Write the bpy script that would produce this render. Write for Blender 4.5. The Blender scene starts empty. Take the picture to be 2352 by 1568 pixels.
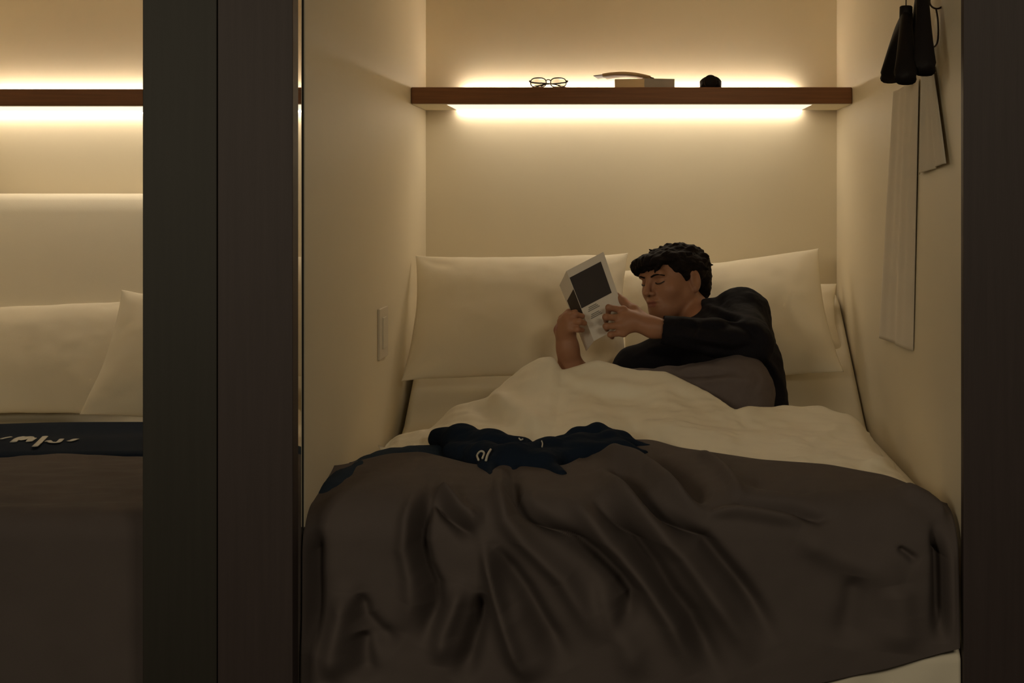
import bpy, math, random
import numpy as np
from mathutils import noise as mnoise, Vector

random.seed(4)
SC = bpy.context.scene
COL = SC.collection

# ------------------------------------------------------------------ frame
# metres; pod front plane Y=0, back wall Y=1.8, floor Z=0; camera at (0,-3,1.3)
F, VX, VY, CZ, CY = 3235.0, 1442.0, 450.0, 1.30, -3.0


def P(px, py, D):
    """point on the line of sight of a photo pixel at distance D from the lens"""
    return np.array([(px - VX) * D / F, D + CY, CZ - (py - VY) * D / F])


# ------------------------------------------------------------------ materials
def mat(name, col, rough=0.7, var=0.06, scale=12.0, bump=0.0, bscale=250.0, stretch=(1, 1, 1),
        metal=0.0, sheen=0.0, emit=None, strength=0.0, spec=0.5, alpha=1.0, sub=0.0, weave=False):
    m = bpy.data.materials.new(name)
    m.use_nodes = True
    nt = m.node_tree
    b = nt.nodes['Principled BSDF']
    b.inputs['Roughness'].default_value = rough
    b.inputs['Metallic'].default_value = metal
    b.inputs['Specular IOR Level'].default_value = spec
    if sheen:
        b.inputs['Sheen Weight'].default_value = sheen
        b.inputs['Sheen Roughness'].default_value = 0.5
    if sub:
        b.inputs['Subsurface Weight'].default_value = sub
        b.inputs['Subsurface Radius'].default_value = (0.012, 0.005, 0.003)
    tc = nt.nodes.new('ShaderNodeTexCoord')
    mp = nt.nodes.new('ShaderNodeMapping')
    mp.inputs['Scale'].default_value = stretch
    nt.links.new(tc.outputs['Object'], mp.inputs['Vector'])
    nz = nt.nodes.new('ShaderNodeTexNoise')
    nz.inputs['Scale'].default_value = scale
    nz.inputs['Detail'].default_value = 5
    nt.links.new(mp.outputs['Vector'], nz.inputs['Vector'])
    mx = nt.nodes.new('ShaderNodeMix')
    mx.data_type = 'RGBA'
    mx.inputs[6].default_value = tuple(c * (1 - var) for c in col) + (1,)
    mx.inputs[7].default_value = tuple(min(1, c * (1 + var)) for c in col) + (1,)
    nt.links.new(nz.outputs['Fac'], mx.inputs[0])
    nt.links.new(mx.outputs[2], b.inputs['Base Color'])
    if bump:
        n2 = nt.nodes.new('ShaderNodeTexNoise')
        n2.inputs['Scale'].default_value = bscale
        n2.inputs['Detail'].default_value = 3
        nt.links.new(mp.outputs['Vector'], n2.inputs['Vector'])
        bp = nt.nodes.new('ShaderNodeBump')
        bp.inputs['Strength'].default_value = bump
        bp.inputs['Distance'].default_value = 0.002
        nt.links.new(n2.outputs['Fac'], bp.inputs['Height'])
        nt.links.new(bp.outputs['Normal'], b.inputs['Normal'])
    if emit:
        b.inputs['Emission Color'].default_value = tuple(emit) + (1,)
        b.inputs['Emission Strength'].default_value = strength
    return m


LED = (1.0, 0.87, 0.70)
M = dict(
    wall=mat('cream_paint', (0.78, 0.685, 0.50), 0.55, 0.02, 6, 0.05, 90),
    ceil=mat('cream_ceiling', (0.78, 0.685, 0.50), 0.7, 0.02, 6),
    panel=mat('dark_wood_laminate', (0.050, 0.036, 0.034), 0.55, 0.22, 9, 0.08, 60, (9, 9, 0.35), spec=0.35),
    panel2=mat('dark_slate_laminate', (0.029, 0.026, 0.020), 0.55, 0.18, 9, 0.08, 60, (9, 9, 0.35), spec=0.35),
    floor=mat('dark_carpet', (0.06, 0.05, 0.045), 0.95, 0.2, 60, 0.3, 300),
    mirror=mat('polished_steel', (0.86, 0.84, 0.80), 0.03, 0.01, 4, metal=1.0),
    black_gap=mat('black_rubber', (0.01, 0.009, 0.008), 0.8, 0.05),
    shelf=mat('walnut', (0.23, 0.10, 0.040), 0.5, 0.35, 5, 0.05, 40, (1.0, 12, 30), spec=0.3),
    led=mat('led_diffuser', (0.9, 0.9, 0.9), 0.5, 0.0, emit=LED, strength=35.0),
    led_down=mat('led_diffuser_below', (0.9, 0.9, 0.9), 0.5, 0.0, emit=LED, strength=11.0),
    led_panel=mat('led_diffuser_panel', (0.9, 0.9, 0.9), 0.5, 0.0, emit=LED, strength=0.95),
    cotton=mat('white_cotton', (0.82, 0.735, 0.565), 0.85, 0.03, 7, 0.12, 500, sheen=0.1),
    duvet=mat('white_duvet_cotton', (0.83, 0.755, 0.60), 0.85, 0.03, 6, 0.15, 420, sheen=0.1),
    sheet=mat('fitted_sheet', (0.80, 0.725, 0.57), 0.85, 0.03, 6, 0.12, 420),
    throw=mat('brown_grey_bed_throw', (0.102, 0.082, 0.075), 0.85, 0.10, 10, 0.25, 600, spec=0.2),
    navy=mat('navy_cloth', (0.010, 0.017, 0.032), 0.9, 0.15, 14, 0.2, 500, spec=0.08),
    navy2=mat('navy_cloth_lighter', (0.020, 0.034, 0.058), 0.9, 0.15, 14, 0.2, 500, spec=0.08),  # lighter tone of the same navy cloth, used on the band's flat stretch
    letter=mat('silver_print', (0.55, 0.53, 0.46), 0.6, 0.1, 30),
    base=mat('bed_base_laminate', (0.03, 0.026, 0.024), 0.6, 0.1),
    skin=mat('skin', (0.34, 0.165, 0.095), 0.5, 0.07, 20, 0.05, 300, sub=0.12, spec=0.35),
    lip=mat('lip_skin', (0.30, 0.105, 0.075), 0.5, 0.06, 20, sub=0.1),
    hair=mat('black_hair', (0.008, 0.005, 0.004), 0.75, 0.4, 60, 0.4, 120, (1, 1, 4), spec=0.12),
    eye=mat('eyelash_dark', (0.02, 0.012, 0.01), 0.6, 0.1),
    shirt=mat('black_navy_shirt', (0.008, 0.007, 0.010), 0.85, 0.2, 20, 0.25, 400, spec=0.15),
    trousers=mat('grey_trousers', (0.135, 0.108, 0.102), 0.9, 0.12, 18, 0.25, 500, spec=0.15),
    black=mat('black_plastic', (0.010, 0.007, 0.006), 0.6, 0.1, 12, spec=0.15),
    wire=mat('dark_bronze_wire', (0.05, 0.03, 0.018), 0.4, 0.1, 12, metal=0.7),
    paper=mat('book_paper', (0.72, 0.66, 0.58), 0.7, 0.03, 30),
    pages=mat('page_edges', (0.80, 0.58, 0.32), 0.8, 0.12, 30, stretch=(1, 1, 40)),
    ink=mat('dark_cover_print', (0.030, 0.022, 0.022), 0.6, 0.1, 30),
    grey_ink=mat('grey_print', (0.24, 0.22, 0.19), 0.7, 0.1, 30),
    tan=mat('tan_paper_cover', (0.55, 0.36, 0.17), 0.65, 0.3, 18),
    brown=mat('brown_paper_cover', (0.14, 0.085, 0.045), 0.6, 0.4, 18),
    greycover=mat('grey_book_cover', (0.40, 0.34, 0.27), 0.6, 0.2, 18),
    glasses=mat('grey_glasses_frame', (0.05, 0.05, 0.048), 0.3, 0.1, 12),
    plate=mat('cream_switch_plastic', (0.70, 0.62, 0.49), 0.4, 0.02),
    voile=mat('pale_thin_cloth', (0.72, 0.645, 0.52), 0.9, 0.03, 8, 0.1, 400),
)
gm = bpy.data.materials.new('clear_lens')
gm.use_nodes = True
gb = gm.node_tree.nodes['Principled BSDF']
gb.inputs['Transmission Weight'].default_value = 1.0
gb.inputs['Roughness'].default_value = 0.0
gb.inputs['IOR'].default_value = 1.2
gb.inputs['Base Color'].default_value = (0.95, 0.95, 0.95, 1)
M['lens'] = gm


# ------------------------------------------------------------------ object helpers
def mesh_obj(name, verts, faces, m, parent=None, smooth=True):
    me = bpy.data.meshes.new(name)
    me.from_pydata([tuple(map(float, v)) for v in verts], [], [tuple(int(i) for i in f) for f in faces])
    me.update()
    if smooth:
        me.polygons.foreach_set('use_smooth', [True] * len(me.polygons))
    o = bpy.data.objects.new(name, me)
    COL.objects.link(o)
    mats = m if isinstance(m, (list, tuple)) else [m]
    for q in mats:
        me.materials.append(q)
    if parent is not None:
        o.parent = parent
        o.matrix_parent_inverse = parent.matrix_world.inverted()
    return o


def empty(name, loc, label=None, cat=None, group=None):
    o = bpy.data.objects.new(name, None)
    o.location = tuple(map(float, loc))
    o.empty_display_size = 0.1
    COL.objects.link(o)
    o.matrix_world.translation = o.location
    if label:
        tag(o, label, cat, group)
    return o


def tag(o, label, cat, group=None):
    o['label'] = label
    o['category'] = cat
    if group:
        o['group'] = group
    return o


def struct(o):
    o['kind'] = 'structure'
    return o


def box_geo(x0, x1, y0, y1, z0, z1):
    v = [(x, y, z) for x in (x0, x1) for y in (y0, y1) for z in (z0, z1)]
    f = [(0, 1, 3, 2), (4, 6, 7, 5), (0, 4, 5, 1), (2, 3, 7, 6), (0, 2, 6, 4), (1, 5, 7, 3)]
    return v, f


def box(name, x0, x1, y0, y1, z0, z1, m, parent=None, bevel=0.0, seg=3):
    v, f = box_geo(x0, x1, y0, y1, z0, z1)
    o = mesh_obj(name, v, f, m, parent, smooth=False)
    if bevel:
        b = o.modifiers.new('bevel', 'BEVEL')
        b.width = bevel
        b.segments = seg
        b.limit_method = 'ANGLE'
    return o


def merge(parts):
    V, Fc, off = [], [], 0
    for v, f in parts:
        v = [tuple(q) for q in v]
        V += v
        Fc += [tuple(i + off for i in q) for q in f]
        off += len(v)
    return V, Fc


def tube_geo(pts, r, n=10, closed=False):
    pts = [np.array(p, float) for p in pts]
    rr = r if hasattr(r, '__len__') else [r] * len(pts)
    V, Fc = [], []
    up = None
    N = len(pts)
    for i, p in enumerate(pts):
        a = pts[(i - 1) % N] if (closed or i > 0) else pts[i]
        b = pts[(i + 1) % N] if (closed or i < N - 1) else pts[i]
        t = b - a
        t = t / (np.linalg.norm(t) + 1e-9)
        if up is None:
            up = np.array([0, 0, 1.0]) if abs(t[2]) < 0.9 else np.array([1.0, 0, 0])
        s = np.cross(t, up)
        s /= np.linalg.norm(s) + 1e-9
        up = np.cross(s, t)
        for k in range(n):
            an = 2 * math.pi * k / n
            V.append(p + rr[i] * (math.cos(an) * s + math.sin(an) * up))
    M_ = N if closed else N - 1
    for i in range(M_):
        for k in range(n):
            j = (i + 1) % N
            Fc.append((i * n + k, i * n + (k + 1) % n, j * n + (k + 1) % n, j * n + k))
    if not closed:
        Fc.append(tuple(range(n - 1, -1, -1)))
        Fc.append(tuple((N - 1) * n + k for k in range(n)))
    return V, Fc


def catmull(pts, n=8):
    pts = [np.array(p, float) for p in pts]
    q = [2 * pts[0] - pts[1]] + pts + [2 * pts[-1] - pts[-2]]
    out = []
    for i in range(1, len(q) - 2):
        for k in range(n):
            t = k / n
            a, b, c, d = q[i - 1], q[i], q[i + 1], q[i + 2]
            out.append(0.5 * (2 * b + (c - a) * t + (2 * a - 5 * b + 4 * c - d) * t * t + (3 * b - a - 3 * c + d) * t ** 3))
    out.append(pts[-1])
    return out


def grid_faces(nu, nv):
    i, j = np.meshgrid(np.arange(nu - 1), np.arange(nv - 1), indexing='ij')
    a = (i * nv + j).ravel()
    return np.stack([a, a + nv, a + nv + 1, a + 1], 1)


def grid_obj(name, A, m, parent=None, thick=0.0, flip=False):
    nu, nv = A.shape[:2]
    f = grid_faces(nu, nv)
    if flip:
        f = f[:, ::-1]
    o = mesh_obj(name, A.reshape(-1, 3), f, m, parent)
    if thick:
        s = o.modifiers.new('thick', 'SOLIDIFY')
        s.thickness = thick
        s.offset = -1
    return o


def vnoise(pts, scale, seed=0.0, octv=2):
    out = np.empty(len(pts))
    for i, p in enumerate(pts):
        out[i] = mnoise.fractal(Vector((p[0] * scale + seed, p[1] * scale - seed * 0.7, p[2] * scale + 3.1 * seed)), 1.0, 2.0, octv)
    return out


def smoothstep(a, b, x):
    t = np.clip((x - a) / (b - a), 0, 1)
    return t * t * (3 - 2 * t)


# ------------------------------------------------------------------ SDF modelling (smooth unions + surface nets)
class Field:
    def __init__(self, lo, hi, h):
        self.lo = np.array(lo, float)
        self.h = h
        self.n = np.ceil((np.array(hi) - self.lo) / h).astype(int) + 1
        self.f = np.full(self.n, 1.0, np.float32)

    def window(self, lo, hi):
        a = np.clip(np.floor((np.array(lo) - self.lo) / self.h).astype(int), 0, self.n - 1)
        b = np.clip(np.ceil((np.array(hi) - self.lo) / self.h).astype(int) + 1, 1, self.n)
        ax = [self.lo[i] + self.h * np.arange(a[i], b[i], dtype=np.float32) for i in range(3)]
        sl = tuple(slice(a[i], b[i]) for i in range(3))
        return sl, ax[0][:, None, None], ax[1][None, :, None], ax[2][None, None, :]

    def comb(self, sl, d, k, op='add'):
        f = self.f[sl]
        d = d.astype(np.float32)
        if op == 'add':
            hh = np.clip(0.5 + 0.5 * (f - d) / k, 0, 1)
            self.f[sl] = f * (1 - hh) + d * hh - k * hh * (1 - hh)
        else:
            d = -d
            hh = np.clip(0.5 - 0.5 * (f - d) / k, 0, 1)
            self.f[sl] = f * (1 - hh) + d * hh + k * hh * (1 - hh)

    def cap(self, a, b, ra, rb=None, k=0.02, op='add'):
        rb = ra if rb is None else rb
        a, b = np.array(a, float), np.array(b, float)
        pad = max(ra, rb) + 2 * k + 3 * self.h
        sl, x, y, z = self.window(np.minimum(a, b) - pad, np.maximum(a, b) + pad)
        d = b - a
        L2 = float(d @ d) + 1e-12
        px, py, pz = x - a[0], y - a[1], z - a[2]
        t = np.clip((px * d[0] + py * d[1] + pz * d[2]) / L2, 0, 1)
        dist = np.sqrt((px - t * d[0]) ** 2 + (py - t * d[1]) ** 2 + (pz - t * d[2]) ** 2) - (ra + (rb - ra) * t)
        self.comb(sl, dist, k, op)

    def chain(self, pts, rad, k=0.01):
        for i in range(len(pts) - 1):
            self.cap(pts[i], pts[i + 1], rad[i], rad[i + 1], k)

    def ell(self, c, r, R=None, k=0.02, op='add'):
        """ellipsoid; R rows = local axes"""
        c, r = np.array(c, float), np.array(r, float)
        R = np.eye(3) if R is None else np.array(R, float)
        pad = r.max() + 2 * k + 3 * self.h
        sl, x, y, z = self.window(c - pad, c + pad)
        px, py, pz = x - c[0], y - c[1], z - c[2]
        q0 = q1 = 0
        for i in range(3):
            u = px * R[i, 0] + py * R[i, 1] + pz * R[i, 2]
            q0 = q0 + (u / r[i]) ** 2
            q1 = q1 + (u / r[i] ** 2) ** 2
        k0, k1 = np.sqrt(q0), np.sqrt(q1) + 1e-9
        self.comb(sl, k0 * (k0 - 1) / k1, k, op)

    def mesh(self):
        f, h = self.f, self.h
        ins = f < 0
        s = np.zeros(np.array(f.shape) - 1, np.int8)
        for dx in (0, 1):
            for dy in (0, 1):
                for dz in (0, 1):
                    s += ins[dx:f.shape[0] - 1 + dx, dy:f.shape[1] - 1 + dy, dz:f.shape[2] - 1 + dz]
        act = (s > 0) & (s < 8)
        I = np.argwhere(act)
        idx = np.full(s.shape, -1, np.int32)
        idx[act] = np.arange(len(I))
        pos = np.zeros((len(I), 3))
        cnt = np.zeros(len(I))
        cor = [np.array(c) for c in ((0, 0, 0), (1, 0, 0), (0, 1, 0), (1, 1, 0), (0, 0, 1), (1, 0, 1), (0, 1, 1), (1, 1, 1))]
        vals = [f[I[:, 0] + c[0], I[:, 1] + c[1], I[:, 2] + c[2]].astype(float) for c in cor]
        for a in range(8):
            for b in range(a + 1, 8):
                if np.abs(cor[a] - cor[b]).sum() != 1:
                    continue
                va, vb = vals[a], vals[b]
                m = (va < 0) != (vb < 0)
                t = np.where(m, va / (va - vb + 1e-20), 0)
                pos[m] += (cor[a] + t[:, None] * (cor[b] - cor[a]))[m]
                cnt[m] += 1
        pos = (pos / cnt[:, None] + I) * h + self.lo
        faces = []
        for ax in range(3):
            o1, o2 = [(1, 2), (2, 0), (0, 1)][ax]
            A = np.take(ins, range(f.shape[ax] - 1), ax)
            B = np.take(ins, range(1, f.shape[ax]), ax)
            E = np.argwhere(A != B)
            E = E[(E[:, o1] > 0) & (E[:, o2] > 0) & (E[:, o1] < f.shape[o1] - 1) & (E[:, o2] < f.shape[o2] - 1)]
            flip = A[E[:, 0], E[:, 1], E[:, 2]]
            q = []
            for d1, d2 in ((-1, -1), (0, -1), (0, 0), (-1, 0)):
                C = E.copy()
                C[:, o1] += d1
                C[:, o2] += d2
                q.append(idx[C[:, 0], C[:, 1], C[:, 2]])
            q = np.stack(q, 1)
            q[~flip] = q[~flip][:, ::-1]
            faces.append(q)
        faces = np.concatenate(faces)
        faces = faces[(faces >= 0).all(1)]
        return pos, faces


# ================================================================== SETTING
XL, XR, YB, ZT = -0.688, 0.712, 1.80, 2.15
ZP = 2.02                                   # top of the openings
struct(box('floor', -3.6, 2.6, -3.6, 1.9, -0.06, 0.0, M['floor']))
struct(box('wall_back', XL - 0.03, XR + 0.02, YB, YB + 0.06, 0.0, ZT, M['wall']))
struct(box('wall_left', XL - 0.03, XL, 0.002, YB, 0.0, ZT, M['wall']))
struct(box('wall_right', XR, XR + 0.05, 0.002, YB, 0.0, ZT, M['wall']))
struct(box('ceiling', XL - 0.03, XR + 0.05, 0.0, YB + 0.06, ZT, ZT + 0.05, M['ceil']))
# neighbouring pod
NL, NR = -2.24, -0.76
struct(box('wall_back', NL - 0.05, NR + 0.02, YB, YB + 0.06, 0.0, ZT, M['wall']))
struct(box('wall_left', NL - 0.05, NL, 0.002, YB, 0.0, ZT, M['wall']))
struct(box('wall_right', NR, NR + 0.035, 0.002, YB, 0.0, ZT, M['wall']))
struct(box('ceiling', NL - 0.05, NR + 0.035, 0.0, YB + 0.06, ZT, ZT + 0.05, M['ceil']))
# corridor front: dark panels
struct(box('wall_front', -0.999, -0.8465, -0.10, -0.05, 0.0, ZT + 0.35, M['panel2'], bevel=0.0015))
struct(box('wall_front', -0.8445, -0.690, -0.10, -0.05, 0.0, ZT + 0.35, M['panel'], bevel=0.0015))
struct(box('wall_front', 0.709, 1.05, -0.025, -0.002, 0.0, ZT + 0.35, M['panel'], bevel=0.0015))
struct(box('wall_front', -2.7, -2.25, -0.10, -0.002, 0.0, ZT + 0.35, M['panel'], bevel=0.0015))
struct(box('trim_1', -2.25, -0.70, -0.045, -0.003, ZP, ZT + 0.35, M['panel'], bevel=0.0015))
struct(box('trim_2', -0.689, 0.708, -0.10, -0.003, ZP, ZT + 0.35, M['panel'], bevel=0.0015))
struct(box('trim_3', -0.74, -0.692, -0.049, -0.004, 0.0, ZP, M['mirror']))      # polished jamb strip
struct(box('trim_4', -0.74, -0.6905, -0.0035, 0.0015, 0.0, ZP, M['black_gap']))  # dark joint
struct(box('wall_corridor', -3.6, 2.6, -3.66, -3.6, 0.0, 2.6, M['panel2']))

# light switch plate on left wall
sw = empty('wall_switch', (XL, 0.94, 0.9), 'slim cream switch plate flush on the left wall beside the pillow', 'switch')
box('plate', XL, XL + 0.007, 0.870, 1.005, 0.848, 0.989, M['plate'], sw, 0.002)
box('rocker', XL + 0.006, XL + 0.010, 0.91, 0.965, 0.875, 0.962, M['plate'], sw, 0.001)


# ------------------------------------------------------------------ shelves with LED strips
def shelf(x0, x1, dz, label, lx0, lx1):
    t = empty('wall_shelf', ((x0 + x1) / 2, YB, 1.60 + dz), label, 'shelf', 'walnut shelves across the pod back walls')
    box('board', x0, x1, 1.465, YB - 0.001, 1.5926 + dz, 1.645 + dz, M['shelf'], t, 0.004)
    box('underside', x0 + 0.003, x1 - 0.003, 1.469, YB - 0.026, 1.5908 + dz, 1.5926 + dz, M['wall'], t)
    a = box('light_strip', lx0, lx1, YB - 0.024, YB - 0.009, 1.645 + dz, 1.652 + dz, M['led'], t)
    a['label'] = 'warm white light strip along the top rear of the shelf'
    b = box('light_strip', lx0 - 0.02, lx1 + 0.02, YB - 0.024, YB - 0.004, 1.585 + dz, 1.5926 + dz, M['led_down'], t)
    b['label'] = 'warm white light strip under the shelf'
    c = box('light_panel', lx0 - 0.015, lx1 + 0.015, 1.480, YB - 0.026, 1.5896 + dz, 1.5909 + dz, M['led_panel'], t)
    c['label'] = 'glowing diffuser panel under the shelf'
    return t


shelf(XL + 0.0005, XR - 0.0005, 0.0, 'walnut shelf above the reading man, lit above and below by hidden strips', -0.56, 0.57)
shelf(NL + 0.0005, NR - 0.0005, -0.006, 'walnut shelf in the empty neighbouring pod at the left edge', -2.19, -0.88)


# ================================================================== PILLOWS
def pillow(name, label, c, ax_u, ax_v, A, B, T, seed, group='white bed pillows', ear=0.06, sag=0.0, wr=0.006):
    """c centre, ax_u width axis, ax_v height axis"""
    c = np.array(c, float)
    u_ = np.array(ax_u, float); u_ /= np.linalg.norm(u_)
    v_ = np.array(ax_v, float); v_ -= u_ * (v_ @ u_); v_ /= np.linalg.norm(v_)
    n_ = np.cross(u_, v_)
    nu, nv = 72, 52
    s = np.linspace(-1, 1, nu)[:, None] * np.ones((1, nv))
    t = np.linspace(-1, 1, nv)[None, :] * np.ones((nu, 1))
    s = np.sign(s) * (1 - (1 - np.abs(s)) ** 1.35)
    t = np.sign(t) * (1 - (1 - np.abs(t)) ** 1.35)
    X = A * s * (1 - ear * (1 - t * t) - 0.0)
    Y = B * t * (1 - ear * 1.25 * (1 - s * s))
    X = X * (1 + 0.05 * sag * (-t))
    H = (np.clip(1 - np.abs(s) ** 2.6, 0, 1) * np.clip(1 - np.abs(t) ** 2.6, 0, 1)) ** 0.62
    H = H * (1 - 0.18 * sag * t)
    rng = random.Random(seed)
    # creases running in from the corners and edges
    W = np.zeros_like(H)
    for cs, ct in ((1, 1), (-1, 1), (1, -1), (-1, -1)):
        for q in range(3):
            an = math.atan2(-ct * B, -cs * A) + rng.uniform(-0.5, 0.5)
            dx, dy = (X - cs * A), (Y - ct * B)
            along = dx * math.cos(an) + dy * math.sin(an)
            ac = -dx * math.sin(an) + dy * math.cos(an)
            L = rng.uniform(0.10, 0.22)
            W += rng.choice((-1, 1)) * rng.uniform(0.5, 1.0) * np.exp(-(ac / (0.008 + 0.10 * np.abs(along))) ** 2) * smoothstep(0, 0.03, along) * (1 - smoothstep(L * 0.4, L, along))
    P2 = np.stack([X.ravel(), Y.ravel(), 0 * X.ravel()], 1)
    N1 = vnoise(P2, 7, seed, 3).reshape(H.shape)
    N2 = vnoise(P2, 16, seed + 5, 3).reshape(H.shape)
    edge = np.clip(H * 2.2, 0, 1)
    front = T * H + edge * (wr * W + wr * 0.75 * N1 + wr * 0.3 * N2)
    back = -T * H * 0.85
    wav = 0.006 * vnoise(P2, 9, seed + 9, 2).reshape(H.shape) * (1 - edge)
    pf = c + X[..., None] * u_ + Y[..., None] * v_ + (front + wav)[..., None] * n_
    pb = c + X[..., None] * u_ + Y[..., None] * v_ + (back + wav)[..., None] * n_
    V = np.concatenate([pf.reshape(-1, 3), pb.reshape(-1, 3)])
    f1 = grid_faces(nu, nv)
    f2 = f1[:, ::-1] + nu * nv
    # weld borders
    border = np.zeros((nu, nv), bool)
    border[0] = border[-1] = True
    border[:, 0] = border[:, -1] = True
    bi = np.where(border.ravel())[0]
    rm = np.arange(len(V))
    rm[bi + nu * nv] = bi
    faces = rm[np.concatenate([f1, f2])]
    used = np.unique(faces)
    new = np.full(len(V), -1)
    new[used] = np.arange(len(used))
    o = mesh_obj(name, V[used], new[faces], M['cotton'])
    tag(o, label, 'pillow', group)
    return o


tilt = np.array([0, 0.62, 0.78])
pillow('pillow', 'big white pillow on the left, propped upright behind the held book',
       (-0.335, 1.325, 0.935), (1, 0.0, 0.012), (0, 0.66, 0.75), 0.338, 0.238, 0.085, 11)
pillow('pillow', 'white pillow on the right with a pointed top corner, behind the man\'s head and shoulders',
       (0.300, 1.385, 0.915), (1, -0.03, 0.115), (-0.03, 0.66, 0.75), 0.333, 0.240, 0.08, 23)
pillow('pillow', 'white pillow mostly hidden behind the right pillow, its end showing beside the right wall',
       (0.365, 1.56, 0.915), (1, 0, -0.03), (0, 0.62, 0.60), 0.325, 0.15, 0.045, 37)
# neighbouring pod pillows
pillow('pillow', 'white pillow at the far left in the empty neighbouring pod',
       (-1.905, 1.33, 0.80), (1, 0, 0.03), (0.03, 0.62, 0.78), 0.36, 0.205, 0.075, 41)
pillow('pillow', 'white pillow leaning beside the dark panel in the neighbouring pod',
       (-1.255, 1.26, 0.80), (1, 0, -0.10), (0.20, 0.58, 0.80), 0.34, 0.215, 0.07, 53)


# ================================================================== MATTRESSES / BEDS
def slab_profile(x0, x1, prof, thick_dir, name, m, parent=None, bev=0.02):
    """extrude a (Y,Z) closed profile along X"""
    n = len(prof)
    V = [(x0, y, z) for y, z in prof] + [(x1, y, z) for y, z in prof]
    f = [(i, (i + 1) % n, n + (i + 1) % n, n + i) for i in range(n)]
    f += [tuple(range(n - 1, -1, -1)), tuple(range(n, 2 * n))]
    o = mesh_obj(name, V, f, m, parent)
    b = o.modifiers.new('bevel', 'BEVEL')
    b.width = bev
    b.segments = 4
    b.limit_method = 'ANGLE'
    b.angle_limit = math.radians(40)
    o.modifiers.new('normals', 'WEIGHTED_NORMAL').keep_sharp = False
    return o


bed = empty('bed', (0, 0.9, 0), 'wide reclining bed filling the middle pod under the reading man', 'bed')
box('bed_base', -0.62, 0.64, 0.06, 1.74, 0.0, 0.16, M['base'], bed, 0.01)
slab_profile(-0.665, 0.706, [(0.12, 0.16), (1.10, 0.16), (1.76, 0.70), (1.775, 0.985), (1.68, 0.955), (1.17, 0.632), (1.12, 0.615), (0.24, 0.605), (0.14, 0.55)], None,
             'mattress', M['sheet'], bed, 0.025)

nu_, nv_ = 90, 40
sx = np.linspace(0.15, 0.706, nu_)
SG = np.zeros((nu_, nv_, 3))
for i, x in enumerate(sx):
    for j in range(nv_):
        q = j / (nv_ - 1)
        SG[i, j] = (x, 0.075 - 0.086 * smoothstep(0.20, 0.36, x) * smoothstep(0.12, 0.40, q)
                    - 0.006 * math.sin(38 * x + 6 * q) * q - 0.004 * mnoise.noise(Vector((x * 14, q * 3, 1.7))), 0.42 - 0.27 * q)
grid_obj('sheet', SG, M['sheet'], bed, 0.004)['label'] = 'white sheet hanging over the foot end below the throw'

bed2 = empty('bed', (-1.46, 0.9, 0), 'bed with raised backrest in the empty neighbouring pod', 'bed')
box('bed_base', -2.10, -0.82, 0.06, 1.74, 0.0, 0.30, M['base'], bed2, 0.01)
slab_profile(-2.145, -0.775, [(0.03, 0.30), (1.28, 0.30), (1.50, 0.55), (1.745, 1.20), (1.755, 1.255), (1.74, 1.29), (1.705, 1.308), (1.665, 1.305), (1.635, 1.285), (1.61, 1.245), (1.30, 0.655), (1.25, 0.62), (0.03, 0.615)], None,
             'mattress', M['sheet'], bed2, 0.04)


# ================================================================== DUVET
SIL = np.array([
    (-0.66, 0.50, 0.640), (-0.65, 0.55, 0.648), (-0.628, 0.75, 0.655), (-0.537, 0.80, 0.672), (-0.500, 0.84, 0.700), (-0.467, 0.85, 0.729), (-0.383, 0.85, 0.753),
    (-0.338, 0.88, 0.796), (-0.292, 0.90, 0.830), (-0.2435, 0.90, 0.8515), (-0.207, 0.90, 0.854), (-0.182, 0.87, 0.820),
    (-0.150, 0.88, 0.830), (-0.086, 0.88, 0.844), (0.0095, 0.85, 0.830), (0.104, 0.82, 0.822), (0.185, 0.78, 0.786), (0.240, 0.74, 0.762),
    (0.282, 0.68, 0.737), (0.318, 0.70, 0.745), (0.40, 0.74, 0.742), (0.508, 0.75, 0.738), (0.58, 0.73, 0.722), (0.63, 0.70, 0.700), (0.70, 0.68, 0.69)])
# lower edge where the throw begins: x, Y, z
BED_EDGE = np.array([(-0.675, 0.32, 0.655), (-0.63, 0.42, 0.655), (-0.58, 0.48, 0.660), (-0.50, 0.53, 0.668), (-0.30, 0.55, 0.685), (-0.10, 0.57, 0.715),
                     (0.0, 0.555, 0.695), (0.124, 0.40, 0.680), (0.305, 0.31, 0.668), (0.466, 0.29, 0.660), (0.593, 0.21, 0.650), (0.665, 0.12, 0.632), (0.69, 0.07, 0.612)])


# rear edge of the brown cloth itself (further forward where the navy band is bunched)
THROW_EDGE = np.array([(-0.675, 0.30, 0.655), (-0.63, 0.38, 0.655), (-0.58, 0.43, 0.660), (-0.50, 0.43, 0.664), (-0.44, 0.36, 0.664), (-0.36, 0.27, 0.664), (-0.27, 0.26, 0.664),
                       (-0.22, 0.30, 0.668), (-0.15, 0.24, 0.664), (-0.10, 0.36, 0.670), (-0.05, 0.42, 0.675), (0.0, 0.48, 0.685), (0.06, 0.46, 0.688), (0.124, 0.40, 0.680), (0.305, 0.31, 0.668),
                       (0.466, 0.29, 0.660), (0.593, 0.21, 0.650), (0.665, 0.12, 0.632), (0.69, 0.07, 0.612)])


def interp(T, x, c):
    return np.interp(x, T[:, 0], T[:, c])


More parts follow.
